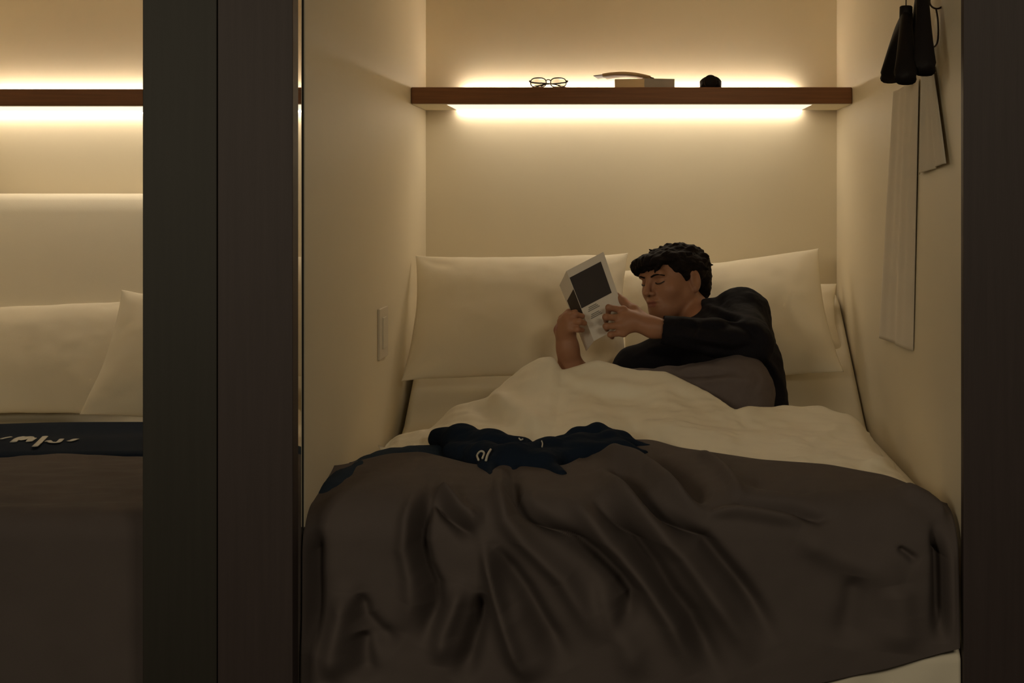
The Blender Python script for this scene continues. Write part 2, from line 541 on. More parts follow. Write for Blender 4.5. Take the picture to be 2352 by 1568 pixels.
def duvet_z(x, Y):
    yb, zb = interp(SIL, x, 1), interp(SIL, x, 2)
    ye, ze = interp(BED_EDGE, x, 1), interp(BED_EDGE, x, 2)
    ye = np.minimum(ye, yb - 0.04)
    t = np.clip((yb - Y) / (yb - ye), 0, 1)
    z = ze - 0.018 + (zb - ze + 0.018) * (1 - t ** 1.15) * (1 - 0.25 * np.sin(np.pi * t))
    fr = np.clip((ye - Y) / np.maximum(ye - 0.03, 0.05), 0, 1)
    return z - fr * np.maximum(ze - 0.018 - 0.635, 0) - 0.02 * smoothstep(0.15, 0.6, fr)


def seg_dist(px, py, poly):
    """distance to polyline and normalised position along it"""
    best = np.full(px.shape, 1e9)
    pos = np.zeros(px.shape)
    poly = np.array(poly, float)
    L = np.r_[0, np.cumsum(np.hypot(*np.diff(poly, axis=0).T))]
    for i in range(len(poly) - 1):
        a, d = poly[i], poly[i + 1] - poly[i]
        t = np.clip(((px - a[0]) * d[0] + (py - a[1]) * d[1]) / (d @ d + 1e-9), 0, 1)
        q = np.hypot(px - a[0] - t * d[0], py - a[1] - t * d[1])
        m = q < best
        best[m] = q[m]
        pos[m] = ((L[i] + t * (L[i + 1] - L[i])) / L[-1])[m]
    return best, pos


def fold(lines, fx, fy):
    """sum of soft ridges (+) and creases (-); coordinates are laid flat on the cloth (cm-like units)"""
    d = np.zeros(fx.shape)
    for amp, w, poly in lines:
        q, s = seg_dist(fx, fy, poly)
        fade = smoothstep(-0.06, 0.20, s) * smoothstep(-0.05, 0.30, 1 - s)
        ww = w * (0.75 + 0.5 * s)
        d += 1.7 * amp * fade * np.exp(-(q / ww) ** 2)
    return d


def to_px(A):
    D = A[..., 1] - CY
    return VX + A[..., 0] * F / D, VY + (CZ - A[..., 2]) * F / D


def normals(A):
    du = np.gradient(A, axis=0)
    dv = np.gradient(A, axis=1)
    n = np.cross(du, dv)
    n /= np.linalg.norm(n, axis=2, keepdims=True) + 1e-9
    return n


# crest smoothing of the silhouette so it drapes rather than zig-zags
nu, nv = 220, 110
xs = np.linspace(-0.662, 0.635, nu)
yb, zb = interp(SIL, xs, 1), interp(SIL, xs, 2)
kern = np.array([1, 2, 1.0]) / 4
zb = np.convolve(np.pad(zb, 1, mode='edge'), kern, 'valid')
yb2 = np.convolve(np.pad(yb, 3, mode='edge'), np.ones(7) / 7, 'valid')
D_ = np.zeros((nu, nv, 3))
for i, x in enumerate(xs):
    v = np.linspace(0, 1, nv)
    n1 = 14
    back_y, back_z = [], []
    drop = min(0.10, zb[i] - 0.63)
    for q in range(n1):
        a = (1 - q / (n1 - 1)) * math.pi * 0.5
        back_y.append(yb2[i] + 0.035 * math.sin(a))
        back_z.append(zb[i] - drop * (1 - math.cos(a)) ** 0.9 if drop > 0.012 else zb[i] - 0.012 * (1 - math.cos(a)))
    Y = np.linspace(yb2[i], min(0.15, yb2[i] - 0.2), nv - n1 + 1)[1:]
    # arc sampling front part
    z = duvet_z(np.full(Y.shape, x), Y)
    z = np.minimum(z, zb[i])
    D_[i, :, 0] = x + max(0.0, (x - 0.45) / 0.185) * 0.050 * smoothstep(0.68, 0.15, np.r_[back_y, Y])
    D_[i, :, 1] = np.r_[back_y, Y]
    D_[i, :, 2] = np.r_[back_z, z]
fx, fy = to_px(D_)
DL = [
    (0.016, 20, [(1130, 905), (1180, 940), (1260, 985)]),
    (-0.018, 26, [(1080, 935), (1150, 955), (1230, 985)]),
    (0.010, 14, [(1290, 856), (1330, 880), (1420, 890), (1560, 900)]),
    (-0.008, 16, [(1300, 880), (1400, 910), (1500, 915)]),
    (0.010, 18, [(1460, 970), (1560, 990), (1700, 1010)]),
    (-0.012, 16, [(1440, 975), (1480, 990), (1530, 1020)]),
    (0.008, 9, [(1860, 1020), (1900, 1000), (1940, 975)]),
    (-0.008, 12, [(1690, 950), (1720, 980), (1800, 1000)]),
    (0.012, 20, [(1690, 1000), (1780, 1010), (1880, 1040)]),
    (-0.010, 10, [(1960, 1068), (2000, 1076), (2060, 1070)]),
    (0.010, 9, [(1985, 1062), (2030, 1056), (2075, 1030)]),
    (0.007, 10, [(1820, 1060), (1900, 1050), (1960, 1060)]),
    (0.008, 12, [(900, 1020), (950, 1010), (990, 995)]),
]
nrm = normals(D_)
if nrm[nu // 2, nv // 2, 2] < 0:
    nrm = -nrm
disp = 0.7 * fold(DL, fx, fy)
fl = D_.reshape(-1, 3)
disp += (0.009 * vnoise(fl, 7, 2.0, 3) + 0.004 * vnoise(fl * np.array([1, 2.0, 1]), 18, 4.0, 2)).reshape(nu, nv)
w_ = np.ones(nv)
w_[:16] = np.linspace(0.1, 1, 16)
disp *= w_[None, :] * 0.9
D_ = D_ + nrm * disp[..., None]
# side hem tucks down by the walls
edge = np.minimum((xs + 0.662), (0.635 - xs))
D_[..., 2] -= (0.024 * np.exp(-(edge / 0.025) ** 2))[:, None]
duv = grid_obj('duvet', D_, M['duvet'], None, 0.018, flip=True)
tag(duv, 'rumpled white duvet drawn up over the man\'s legs', 'duvet')

# ================================================================== BED THROW (middle pod)
LF, LR = -0.690, 0.700
nu, nv = 330, 300
xs = np.linspace(LF, LR, nu)
HEM = np.array([(-0.69, 0.17), (-0.2, 0.20), (0.2, 0.235), (0.36, 0.262), (0.55, 0.305), (0.70, 0.347)])
ye = np.convolve(np.pad(interp(THROW_EDGE, xs, 1), 4, mode='edge'), np.ones(9) / 9, 'valid')
ze = np.convolve(np.pad(interp(THROW_EDGE, xs, 2), 4, mode='edge'), np.ones(9) / 9, 'valid')
T_ = np.zeros((nu, nv, 3))
YF, RL = -0.018, 0.095
for i, x in enumerate(xs):
    zl = 0.662 - 0.030 * math.exp(-((x - LF) / 0.06) ** 2) - 0.04 * math.exp(-((x - LR) / 0.07) ** 2)
    hem = float(interp(HEM, x, 1))
    pts = []
    y0 = max(ye[i], YF + RL + 0.01)
    for q in np.linspace(0, 1, 60):
        pts.append((y0 + (YF + RL - y0) * q, ze[i] + 0.014 + (zl - ze[i] - 0.014) * q ** 0.8))
    for q in np.linspace(0, 1, 40)[1:]:
        a = q * math.pi / 2
        pts.append((YF + RL - RL * math.sin(a), zl - RL * (1 - math.cos(a))))
    for q in np.linspace(0, 1, 90)[1:]:
        pts.append((YF - 0.015 * q, zl - RL + (hem - zl + RL) * q))
    pts = np.array(pts)
    L = np.r_[0, np.cumsum(np.hypot(*np.diff(pts, axis=0).T))]
    s = np.linspace(0, L[-1], nv)
    T_[i, :, 0] = x
    T_[i, :, 1] = np.interp(s, L, pts[:, 0])
    T_[i, :, 2] = np.interp(s, L, pts[:, 1])
fx, fy = to_px(T_)
BL = [
    (-0.032, 17, [(992, 1108), (980, 1152), (968, 1203), (965, 1246), (976, 1300), (996, 1344), (1000, 1391), (982, 1453), (970, 1489)]),
    (0.018, 22, [(955, 1130), (935, 1200), (930, 1260), (946, 1326), (948, 1380), (926, 1453)]),
    (-0.022, 16, [(1000, 1130), (1030, 1178), (1064, 1218), (1092, 1250)]),
    (0.020, 15, [(1005, 1118), (1034, 1146), (1062, 1174), (1089, 1190), (1118, 1190)]),
    (0.024, 24, [(1147, 1090), (1147, 1145), (1165, 1199), (1194, 1228), (1223, 1255), (1296, 1326), (1350, 1417), (1386, 1482)]),
    (-0.034, 18, [(1176, 1085), (1186, 1134), (1213, 1170), (1260, 1203), (1314, 1235), (1368, 1275), (1423, 1326), (1450, 1362), (1441, 1409), (1412, 1471)]),
    (0.028, 18, [(1111, 1250), (1126, 1308), (1140, 1362), (1162, 1435), (1187, 1507), (1213, 1568)]),
    (0.014, 34, [(1170, 1390), (1210, 1480), (1240, 1568)]),
    (-0.026, 22, [(1137, 1258), (1172, 1308), (1206, 1355), (1235, 1409), (1270, 1471), (1305, 1540)]),
    (-0.030, 20, [(1105, 1362), (1103, 1417), (1090, 1464), (1072, 1525), (1055, 1568)]),
    (0.020, 24, [(1060, 1344), (1042, 1398), (1020, 1453), (1010, 1530)]),
    (-0.020, 22, [(825, 1362), (836, 1417), (868, 1453), (915, 1489)]),
    (-0.022, 24, [(832, 1450), (834, 1507), (838, 1568)]),
    (0.024, 28, [(792, 1362), (785, 1417), (770, 1489), (760, 1568)]),
    (-0.030, 30, [(722, 1210), (716, 1300), (712, 1400), (700, 1500)]),
    (0.030, 16, [(1365, 1050), (1427, 1072), (1481, 1088), (1532, 1118), (1583, 1155), (1625, 1185)]),
    (-0.026, 24, [(1480, 1058), (1530, 1085), (1580, 1118), (1630, 1150)]),
    (-0.030, 18, [(1420, 1090), (1463, 1132), (1517, 1178), (1572, 1214), (1615, 1238), (1648, 1280), (1694, 1336), (1730, 1386), (1762, 1442), (1784, 1482)]),
    (0.026, 24, [(1372, 1083), (1425, 1136), (1481, 1188), (1528, 1232), (1570, 1272), (1616, 1337), (1660, 1399), (1702, 1464), (1738, 1525)]),
    (-0.034, 21, [(1365, 1140), (1415, 1188), (1463, 1246), (1505, 1301), (1541, 1362), (1585, 1417), (1612, 1471), (1640, 1525), (1665, 1568)]),
    (0.028, 24, [(1300, 1148), (1372, 1215), (1427, 1268), (1465, 1315), (1505, 1365), (1541, 1420), (1570, 1489), (1592, 1548)]),
    (0.016, 30, [(1380, 1330), (1395, 1400), (1450, 1500), (1470, 1568)]),
    (0.014, 13, [(1625, 1180), (1699, 1176), (1789, 1188), (1858, 1199)]),
    (-0.016, 12, [(1690, 1153), (1760, 1160), (1825, 1169), (1880, 1192), (1916, 1180)]),
    (0.012, 12, [(1600, 1040), (1660, 1085), (1713, 1145)]),
    (-0.010, 12, [(1717, 1106), (1800, 1112), (1880, 1118)]),
    (0.014, 40, [(1830, 1230), (1960, 1290), (2080, 1330)]),
    (-0.012, 30, [(1965, 1320), (1955, 1400), (1938, 1489)]),
    (0.012, 40, [(2060, 1340), (2070, 1420), (2060, 1500)]),
    (-0.010, 9, [(2062, 1256), (2085, 1272), (2110, 1292)]),
    (-0.034, 16, [(2150, 1210), (2160, 1280), (2162, 1380), (2166, 1480)]),
    (0.012, 14, [(2190, 1260), (2192, 1380), (2195, 1480)]),
    (0.012, 12, [(2060, 1120), (2120, 1150), (2190, 1200)]),
]
nrm = normals(T_)
if nrm[nu // 2, 40, 2] < 0:
    nrm = -nrm
disp = fold(BL, fx, fy)
fl = T_.reshape(-1, 3)
disp += (0.006 * vnoise(fl, 6, 7.0, 3)).reshape(nu, nv)
w_ = np.ones(nv)
w_[:10] = np.linspace(0.15, 1, 10)
fade_x = np.clip(np.minimum(xs - LF, LR - xs) / 0.03, 0.15, 1)
T_ = T_ + nrm * (disp * w_[None, :] * fade_x[:, None])[..., None]
T_[..., 0] = np.clip(T_[..., 0], LF - 0.002, LR)
thr = empty('bed_throw', (0, 0.2, 0.66), 'dark brown-grey bed throw hanging in deep folds over the foot of the man\'s bed', 'throw')
grid_obj('throw_cloth', T_, M['throw'], thr, 0.006, flip=True)


# navy band of the throw: runs along its rear edge, then bunches into a twisted lump
def ribbon(name, rows, m, parent, thick=0.006, nu=80, wav=0.003, seed=1.0):
    """rows: list of polylines (same count) lofted into a sheet"""
    R = np.array([catmull(r, 12) for r in rows])
    k = R.shape[1]
    G = np.array([catmull([R[q, i] for q in range(len(rows))], 14) for i in range(k)])
    n = normals(G)
    G = G + n * (wav * vnoise(G.reshape(-1, 3), 25, seed, 2)).reshape(G.shape[:2])[..., None]
    return grid_obj(name, G, m, parent, thick)


# left part: band lying along the edge
b1 = ribbon('navy_band', [
    [P(706, 1160, 3.10), P(760, 1098, 3.24), P(850, 1046, 3.46), P(930, 1030, 3.545), P(1010, 1026, 3.56), P(1080, 1040, 3.54)],
    [P(702, 1175, 3.08), P(765, 1105, 3.20), P(855, 1052, 3.42), P(930, 1038, 3.50), P(1010, 1036, 3.53), P(1085, 1055, 3.50)],
    [P(712, 1182, 3.06), P(775, 1120, 3.17), P(860, 1064, 3.39), P(935, 1052, 3.46), P(1010, 1052, 3.48), P(1090, 1072, 3.45)]], M['navy2'], thr, 0.006)
b1['label'] = 'navy band along the rear edge of the throw'

# bunched part as a smooth lump
fb = Field((-0.60, 0.10, 0.60), (0.12, 0.74, 0.80), 0.004)


def PZ(px, py, z):
    return P(px, py, (CZ - z) * F / (py - VY))


fb.chain([PZ(1006, 1006, 0.682), PZ(1060, 1012, 0.686), PZ(1130, 1026, 0.684), PZ(1200, 1036, 0.682)], [0.026, 0.036, 0.036, 0.032], 0.03)
fb.chain([PZ(1040, 1036, 0.672), PZ(1110, 1052, 0.672), PZ(1165, 1068, 0.668), PZ(1182, 1082, 0.664)], [0.024, 0.032, 0.028, 0.014], 0.03)
fb.chain([PZ(1110, 1046, 0.680), PZ(1180, 1052, 0.684), PZ(1260, 1036, 0.690), PZ(1330, 1026, 0.692), PZ(1400, 1018, 0.694), PZ(1450, 1030, 0.684)], [0.020, 0.030, 0.028, 0.028, 0.026, 0.014], 0.03)
fb.chain([PZ(1280, 1018, 0.694), PZ(1330, 1002, 0.704), PZ(1372, 992, 0.712), PZ(1430, 1010, 0.700), PZ(1500, 1032, 0.685)], [0.016, 0.020, 0.020, 0.016, 0.008], 0.02)
fb.chain([PZ(1180, 1066, 0.672), PZ(1250, 1068, 0.672), PZ(1330, 1050, 0.676), PZ(1410, 1042, 0.680)], [0.022, 0.026, 0.024, 0.014], 0.03)
fb.chain([PZ(1150, 1060, 0.668), PZ(1120, 1080, 0.662), PZ(1128, 1098, 0.660)], [0.024, 0.022, 0.010], 0.03)
fb.chain([PZ(1240, 1070, 0.668), PZ(1290, 1092, 0.664)], [0.026, 0.014], 0.03)
fb.chain([PZ(1330, 1050, 0.676), PZ(1420, 1036, 0.684), PZ(1480, 1040, 0.684)], [0.026, 0.022, 0.010], 0.03)
v, f = fb.mesh()
v = v + 0.0032 * np.stack([vnoise(v * np.array([0.6, 1.6, 1.6]), 20, 3.0, 2), vnoise(v, 22, 8.0, 2), vnoise(v * np.array([0.5, 1.8, 1.8]), 26, 5.0, 2)], 1)
b2 = mesh_obj('navy_band', v, f, M['navy'], thr)
b2['label'] = 'bunched twisted part of the navy band'
b2s = b2.modifiers.new('smooth', 'SMOOTH')
b2s.iterations = 4
# silver letters creased in the twist: thin prints laid on the lump's surface
def nearest_front(px, py, pts3, lift=0.002):
    ax, ay = to_px(pts3)
    m = np.hypot(ax - px, ay - py) < 5
    c = pts3[m]
    q = c[np.argmin(c[:, 1])]
    return P(px, py, q[1] - CY - lift)


for pts, r in (([(1099, 1056), (1096, 1045), (1104, 1036), (1112, 1040), (1108, 1052)], 0.0026), ([(1116, 1058), (1120, 1044), (1127, 1032)], 0.0030),
               ([(1192, 1006), (1196, 1010), (1201, 1008)], 0.0018), ([(1244, 1012), (1246, 1018), (1245, 1026)], 0.0016)):
    lv, lf = tube_geo(catmull([nearest_front(a, b, v) for a, b in pts], 5), r, 6)
    mesh_obj('letter', lv, lf, M['letter'], b2)['label'] = 'silver printed letter creased in the twist'

# ================================================================== BED THROW (neighbouring pod)
nu, nv = 90, 120
xs = np.linspace(-2.15, -0.79, nu)
T2 = np.zeros((nu, nv, 3))
for i, x in enumerate(xs):
    pts = [(y, 0.632) for y in np.linspace(0.78, 0.03, 34)]
    for q in np.linspace(0, 1, 20)[1:]:
        a = q * math.pi / 2
        pts.append((0.03 - 0.06 * math.sin(a), 0.632 - 0.06 * (1 - math.cos(a))))
    for q in np.linspace(0, 1, 30)[1:]:
        pts.append((-0.03 - 0.01 * q, 0.572 - 0.50 * q))
    pts = np.array(pts)
    L = np.r_[0, np.cumsum(np.hypot(*np.diff(pts, axis=0).T))]
    s = np.linspace(0, L[-1], nv)
    T2[i, :, 0] = x
    T2[i, :, 1] = np.interp(s, L, pts[:, 0]) 
    T2[i, :, 2] = np.interp(s, L, pts[:, 1])
nn = normals(T2)
if nn[45, 10, 2] < 0:
    nn = -nn
T2 += nn * (0.006 * vnoise(T2.reshape(-1, 3) * np.array([1, 2.2, 0.6]), 6, 2.2, 3)).reshape(nu, nv)[..., None]
thr2 = empty('bed_throw', (-1.46, 0.3, 0.62), 'smooth brown-grey bed throw with lettered navy band in the neighbouring pod', 'throw')
grid_obj('throw_cloth', T2, M['throw'], thr2, 0.006, flip=True)
nu, nv = 60, 40
xs = np.linspace(-2.145, -0.80, nu)
B3 = np.zeros((nu, nv, 3))
for i, x in enumerate(xs):
    far = 1.035 + 0.03 * math.sin(1.3 * (x + 1.4)) + 0.03 * smoothstep(-1.95, -1.6, x)
    near = 0.56 + 0.05 * (x + 2.0) / 0.6
    q = np.linspace(0, 1, nv)
    B3[i, :, 0] = x
    B3[i, :, 1] = far + (near - far) * q
    B3[i, :, 2] = 0.645 + 0.004 * np.sin(9 * q + 3 * x) - 0.012 * np.exp(-((1 - q) / 0.03) ** 2)
bd = grid_obj('navy_band', B3, M['navy'], thr2, 0.006, flip=True)
bd['label'] = 'navy band with silver lettering'


# lettering printed on the band, lying flat: slanted strokes "nju" and a dot
def flat_stroke(pts, w, z=0.0535):
    return pts, w


def on_band(px, py):
    D = (CZ - 0.6535) * F / (py - VY)
    q = P(px, py, D)
    return q


for strokes in (
        [([(2, 1006), (14, 1003), (26, 1001)], 0.006)],
        [([(30, 1013), (42, 1004), (56, 1001)], 0.009), ([(56, 1001), (48, 1008), (58, 1006), (64, 1003)], 0.007), ([(58, 1002), (72, 1002), (66, 1012), (78, 1004)], 0.008)],
        [([(80, 1023), (92, 1012), (104, 1000)], 0.008)],
        [([(108, 1012), (112, 1010), (116, 1013), (124, 1014), (134, 1013), (142, 1006)], 0.007)],
        [([(158, 1011), (163, 1010), (167, 1009), (172, 1007), (179, 1007)], 0.009)]):
    g = []
    for pts, r in strokes:
        v, f = tube_geo(catmull([on_band(a, b) for a, b in pts], 5), r, 8)
        g.append(([(p[0], p[1], 0.6515 + (p[2] - 0.6535) * 0.15) for p in v], f))
    v, f = merge(g)
    mesh_obj('letter', v, f, M['letter'], bd)['label'] = 'silver slanted letter'

# ================================================================== THE MAN
hc = P(1546, 637, 4.25)                      # head centre
Fw = np.array([-0.72, -0.66, -0.12]); Fw /= np.linalg.norm(Fw)
roll_up = np.array([-0.20, 0.0, 1.0])
U = roll_up - Fw * (roll_up @ Fw); U /= np.linalg.norm(U)
Lf = np.cross(U, Fw)                         # his left = picture right
HR = np.array([Lf, Fw, U])


def hp(l, f, u):
    return hc + 1.10 * l * Lf + 1.10 * f * Fw + u * U


HS = 1.0
body = Field((-0.26, 0.66, 0.60), (0.56, 1.44, 1.19), 0.0028)
# cranium, face, jaw
body.ell(hp(0, -0.018, 0.020), (0.078, 0.100, 0.072), HR, 0.02)
body.ell(hp(0, 0.022, -0.030), (0.067, 0.074, 0.080), HR, 0.03)
body.ell(hp(0, 0.050, -0.078), (0.039, 0.042, 0.034), HR, 0.035)      # chin / jaw
body.cap(hp(0.050, 0.005, -0.055), hp(0.016, 0.066, -0.092), 0.020, 0.018, 0.03)
body.cap(hp(-0.050, 0.005, -0.055), hp(-0.016, 0.066, -0.092), 0.020, 0.018, 0.03)
body.cap(hp(-0.035, 0.078, 0.022), hp(0.035, 0.078, 0.022), 0.012, 0.012, 0.02)   # brow
body.ell(hp(0.040, 0.058, -0.030), (0.022, 0.018, 0.020), HR, 0.03)   # cheekbones
body.ell(hp(-0.040, 0.058, -0.030), (0.022, 0.018, 0.020), HR, 0.03)
for s in (1, -1):                                                       # sockets and lids
    body.ell(hp(0.031 * s, 0.093, 0.002), (0.017, 0.012, 0.009), HR, 0.012, 'sub')
    body.ell(hp(0.031 * s, 0.073, -0.001), (0.0145, 0.0125, 0.0105), HR, 0.004)
body.cap(hp(0, 0.088, 0.012), hp(0, 0.108, -0.028), 0.0075, 0.0105, 0.012)   # nose
body.ell(hp(0.012, 0.096, -0.033), (0.008, 0.009, 0.007), HR, 0.006)
body.ell(hp(-0.012, 0.096, -0.033), (0.008, 0.009, 0.007), HR, 0.006)
body.ell(hp(0, 0.084, -0.060), (0.022, 0.012, 0.012), HR, 0.015)      # mouth mound
body.cap(hp(-0.019, 0.090, -0.057), hp(0.019, 0.090, -0.057), 0.0045, 0.0045, 0.006)
body.cap(hp(-0.015, 0.089, -0.068), hp(0.015, 0.089, -0.068), 0.0055, 0.0055, 0.006)
body.cap(hp(-0.022, 0.094, -0.0625), hp(0.022, 0.094, -0.0625), 0.0022, 0.0022, 0.004, 'sub')
body.ell(hp(0, 0.083, -0.092), (0.018, 0.014, 0.014), HR, 0.02)
for s in (1, -1):                                                       # ears
    body.ell(hp(0.072 * s, -0.012, -0.016), (0.010, 0.020, 0.033), HR, 0.006)
    body.ell(hp(0.081 * s, -0.008, -0.012), (0.007, 0.010, 0.019), HR, 0.005, 'sub')
    body.ell(hp(0.074 * s, -0.006, -0.044), (0.007, 0.009, 0.010), HR, 0.006)
# neck + torso core (under clothes)
NB = P(1628, 748, 4.18)
LS = P(1698, 712, 4.15); RS = P(1566, 796, 4.10)
CH = P(1660, 800, 4.10); BL_ = P(1706, 862, 4.00); HI = P(1712, 900, 3.92)
body.cap(hp(0.005, -0.025, -0.075), NB, 0.047, 0.052, 0.02)
body.cap(LS, NB, 0.045, 0.05, 0.03)
body.cap(RS, NB, 0.045, 0.05, 0.03)
body.cap(NB, CH, 0.055, 0.070, 0.04)
body.cap(CH, BL_, 0.070, 0.060, 0.04)
body.cap(BL_, HI, 0.060, 0.060, 0.04)
KN = np.array([0.02, 0.915, 0.735]); FT = np.array([-0.22, 0.86, 0.700])
body.cap(HI, KN, 0.058, 0.050, 0.03)
body.cap(KN, FT, 0.050, 0.036, 0.02)
# left arm (nearer the viewer)
LE = P(1728, 790, 3.93); LW = P(1500, 752, 3.91)
body.cap(LS, LE, 0.036, 0.032, 0.01)
body.cap(LE, P(1640, 772, 3.90), 0.032, 0.031, 0.01)
body.cap(P(1640, 772, 3.90), LW, 0.031, 0.026, 0.01)


def hand(fld, wrist, palm_c, knuck, mids, tips, thumb, r=0.0088):
    fld.cap(wrist, palm_c, 0.026, 0.026, 0.02)
    for i, (k, m_, t) in enumerate(zip(knuck, mids, tips)):
        fld.cap(palm_c, k, 0.020, 0.0125, 0.014)
        rr = r * (0.92 if i == 3 else 1.0)
        fld.cap(k, m_, rr * 1.12, rr, 0.006)
        fld.cap(m_, t, rr, rr * 0.85, 0.005)
    fld.cap(wrist, thumb[0], 0.020, 0.016, 0.015)
    fld.cap(thumb[0], thumb[1], 0.014, 0.0115, 0.008)
    fld.cap(thumb[1], thumb[2], 0.0115, 0.0095, 0.006)


hand(body, LW, P(1452, 738, 3.915),
     [P(1432, 712, 3.925), P(1426, 730, 3.905), P(1426, 748, 3.895), P(1432, 764, 3.90)],
     [P(1398, 706, 3.905), P(1391, 728, 3.885), P(1392, 749, 3.880), P(1402, 768, 3.885)],
     [P(1397, 719, 3.925), P(1392, 737, 3.918), P(1394, 756, 3.915), P(1406, 774, 3.91)],
     [P(1455, 712, 3.95), P(1432, 692, 3.985), P(1416, 678, 4.00)])
# right arm, mostly hidden; bare forearm and hand
RE = P(1392, 884, 4.03); RW = P(1304, 800, 3.93)
body.cap(RS, RE, 0.036, 0.034, 0.02)
body.cap(RE, P(1312, 850, 3.95), 0.040, 0.034, 0.02)
body.cap(P(1312, 850, 3.95), RW, 0.036, 0.030, 0.02)
hand(body, RW, P(1300, 762, 3.925),
     [P(1290, 738, 3.925), P(1300, 730, 3.905), P(1308, 740, 3.895), P(1308, 755, 3.89)],
     [P(1305, 722, 3.915), P(1322, 722, 3.895), P(1330, 738, 3.88), P(1326, 756, 3.88)],
     [P(1322, 716, 3.92), P(1338, 726, 3.905), P(1343, 742, 3.895), P(1338, 758, 3.90)],
     [P(1285, 758, 3.95), P(1292, 732, 3.98), P(1306, 716, 3.99)])
v, f = body.mesh()
person = empty('person', (float(HI[0]), float(HI[1]), 0.62),
               'man in a dark shirt and grey trousers reclining on pillows, reading a book', 'person')
bo = mesh_obj('body', v, f, M['skin'], person)
sm = bo.modifiers.new('smooth', 'SMOOTH')
sm.factor = 0.4
sm.iterations = 2
# lip tint: faces around the mouth use the lip material
bo.data.materials.append(M['lip'])
loc = (v - hc) @ HR.T
lipm = (np.abs(loc[:, 0]) < 0.021 - 0.6 * np.abs(loc[:, 2] + 0.0625)) & (loc[:, 1] > 0.078) & (np.abs(loc[:, 2] + 0.0625) < 0.011)
fm = lipm[f].all(1)
bo.data.polygons.foreach_set('material_index', fm.astype(np.int32))

# hair
hair = Field(tuple(hc - 0.17), tuple(hc + 0.17), 0.0028)
hair.ell(hp(0, -0.028, 0.020), (0.086, 0.102, 0.073), HR, 0.015)
hair.ell(hp(0, 0.034, 0.062), (0.066, 0.066, 0.026), HR, 0.03)        # top volume
hair.ell(hp(-0.010, 0.078, 0.056), (0.054, 0.030, 0.026), HR, 0.02)   # fringe swept forward
hair.ell(hp(-0.034, 0.080, 0.044), (0.034, 0.022, 0.028), HR, 0.015)
hair.ell(hp(0, -0.075, -0.010), (0.062, 0.042, 0.062), HR, 0.02)      # back
hair.cap(hp(0.062, 0.022, 0.035), hp(0.066, 0.016, -0.005), 0.013, 0.008, 0.010)  # sideburns
hair.cap(hp(-0.062, 0.022, 0.035), hp(-0.066, 0.016, -0.005), 0.013, 0.008, 0.010)
hair.ell(hp(0, 0.104, -0.002), (0.057, 0.055, 0.052), HR, 0.012, 'sub')   # open face
hair.ell(hp(0.030, 0.075, 0.012), (0.035, 0.037, 0.038), HR, 0.012, 'sub')
hair.ell(hp(0, 0.060, -0.080), (0.090, 0.070, 0.070), HR, 0.01, 'sub')
hair.ell(hp(0.085, -0.008, -0.018), (0.022, 0.022, 0.034), HR, 0.008, 'sub')   # around ears
hair.ell(hp(-0.085, -0.008, -0.018), (0.022, 0.022, 0.034), HR, 0.008, 'sub')
hair.ell(hp(0, -0.080, -0.045), (0.055, 0.030, 0.045), HR, 0.02)
rl = random.Random(8)
for q in range(150):
    az = rl.uniform(-math.pi, math.pi)
    el = rl.uniform(0.05, 1.35)
    dl = np.array([math.cos(el) * math.sin(az), math.cos(el) * math.cos(az), math.sin(el)])
    p0 = np.array([0, -0.026, 0.016]) + dl * np.array([0.078, 0.092, 0.074])
    if p0[1] > 0.040 and p0[2] < 0.046:
        continue
    flow = np.array([-0.45, 0.75, 0.10]) if p0[2] > 0.045 else np.array([0.25 * np.sign(p0[0]), -0.55, -0.75])
    flow = flow + np.array([rl.uniform(-.45, .45) for _ in range(3)])
    flow /= np.linalg.norm(flow)
    p1 = p0 + flow * rl.uniform(0.018, 0.034) + dl * rl.uniform(-0.003, 0.004)
    hair.cap(hp(*p0), hp(*p1), rl.uniform(0.007, 0.010), 0.0028, 0.005)
for q in range(16):
    l0 = -0.055 + 0.0062 * q
    p0 = np.array([l0, 0.084 - 0.25 * abs(l0), 0.050])
    p1 = p0 + np.array([rl.uniform(-0.014, 0.004), rl.uniform(0.0, 0.010), -rl.uniform(0.012, 0.026)])
    hair.cap(hp(*p0), hp(*p1), 0.0085, 0.0026, 0.005)
v, f = hair.mesh()
lc = (v - hc) @ HR.T
cen = np.array([0, -0.02, 0.03])
dirn = lc - cen
dirn /= np.linalg.norm(dirn, axis=1, keepdims=True)
st = vnoise(lc * np.array([1.6, 0.55, 1.0]), 55, 1.5, 2) * 0.0055 + vnoise(lc, 28, 6.5, 2) * 0.006
v = v + (dirn * st[:, None]) @ HR
ho = mesh_obj('hair', v, f, M['hair'], person)
ho['label'] = 'short black tousled hair'
# eyebrows, lash lines
for s in (1, -1):
    c = catmull([hp(0.014 * s, 0.0925, 0.0165), hp(0.028 * s, 0.0925, 0.0210), hp(0.040 * s, 0.0860, 0.0200), hp(0.050 * s, 0.0755, 0.0145)], 6)
    v, f = tube_geo(c, list(np.linspace(0.0027, 0.0015, len(c))), 8)
    mesh_obj('eyebrow', v, f, M['hair'], person)
    c = catmull([hp(0.017 * s, 0.0835, -0.0030), hp(0.026 * s, 0.0868, -0.0062), hp(0.036 * s, 0.0845, -0.0062), hp(0.045 * s, 0.0765, -0.0020)], 6)
    v, f = tube_geo(c, 0.0017, 6)
    mesh_obj('eyelashes', v, f, M['eye'], person)

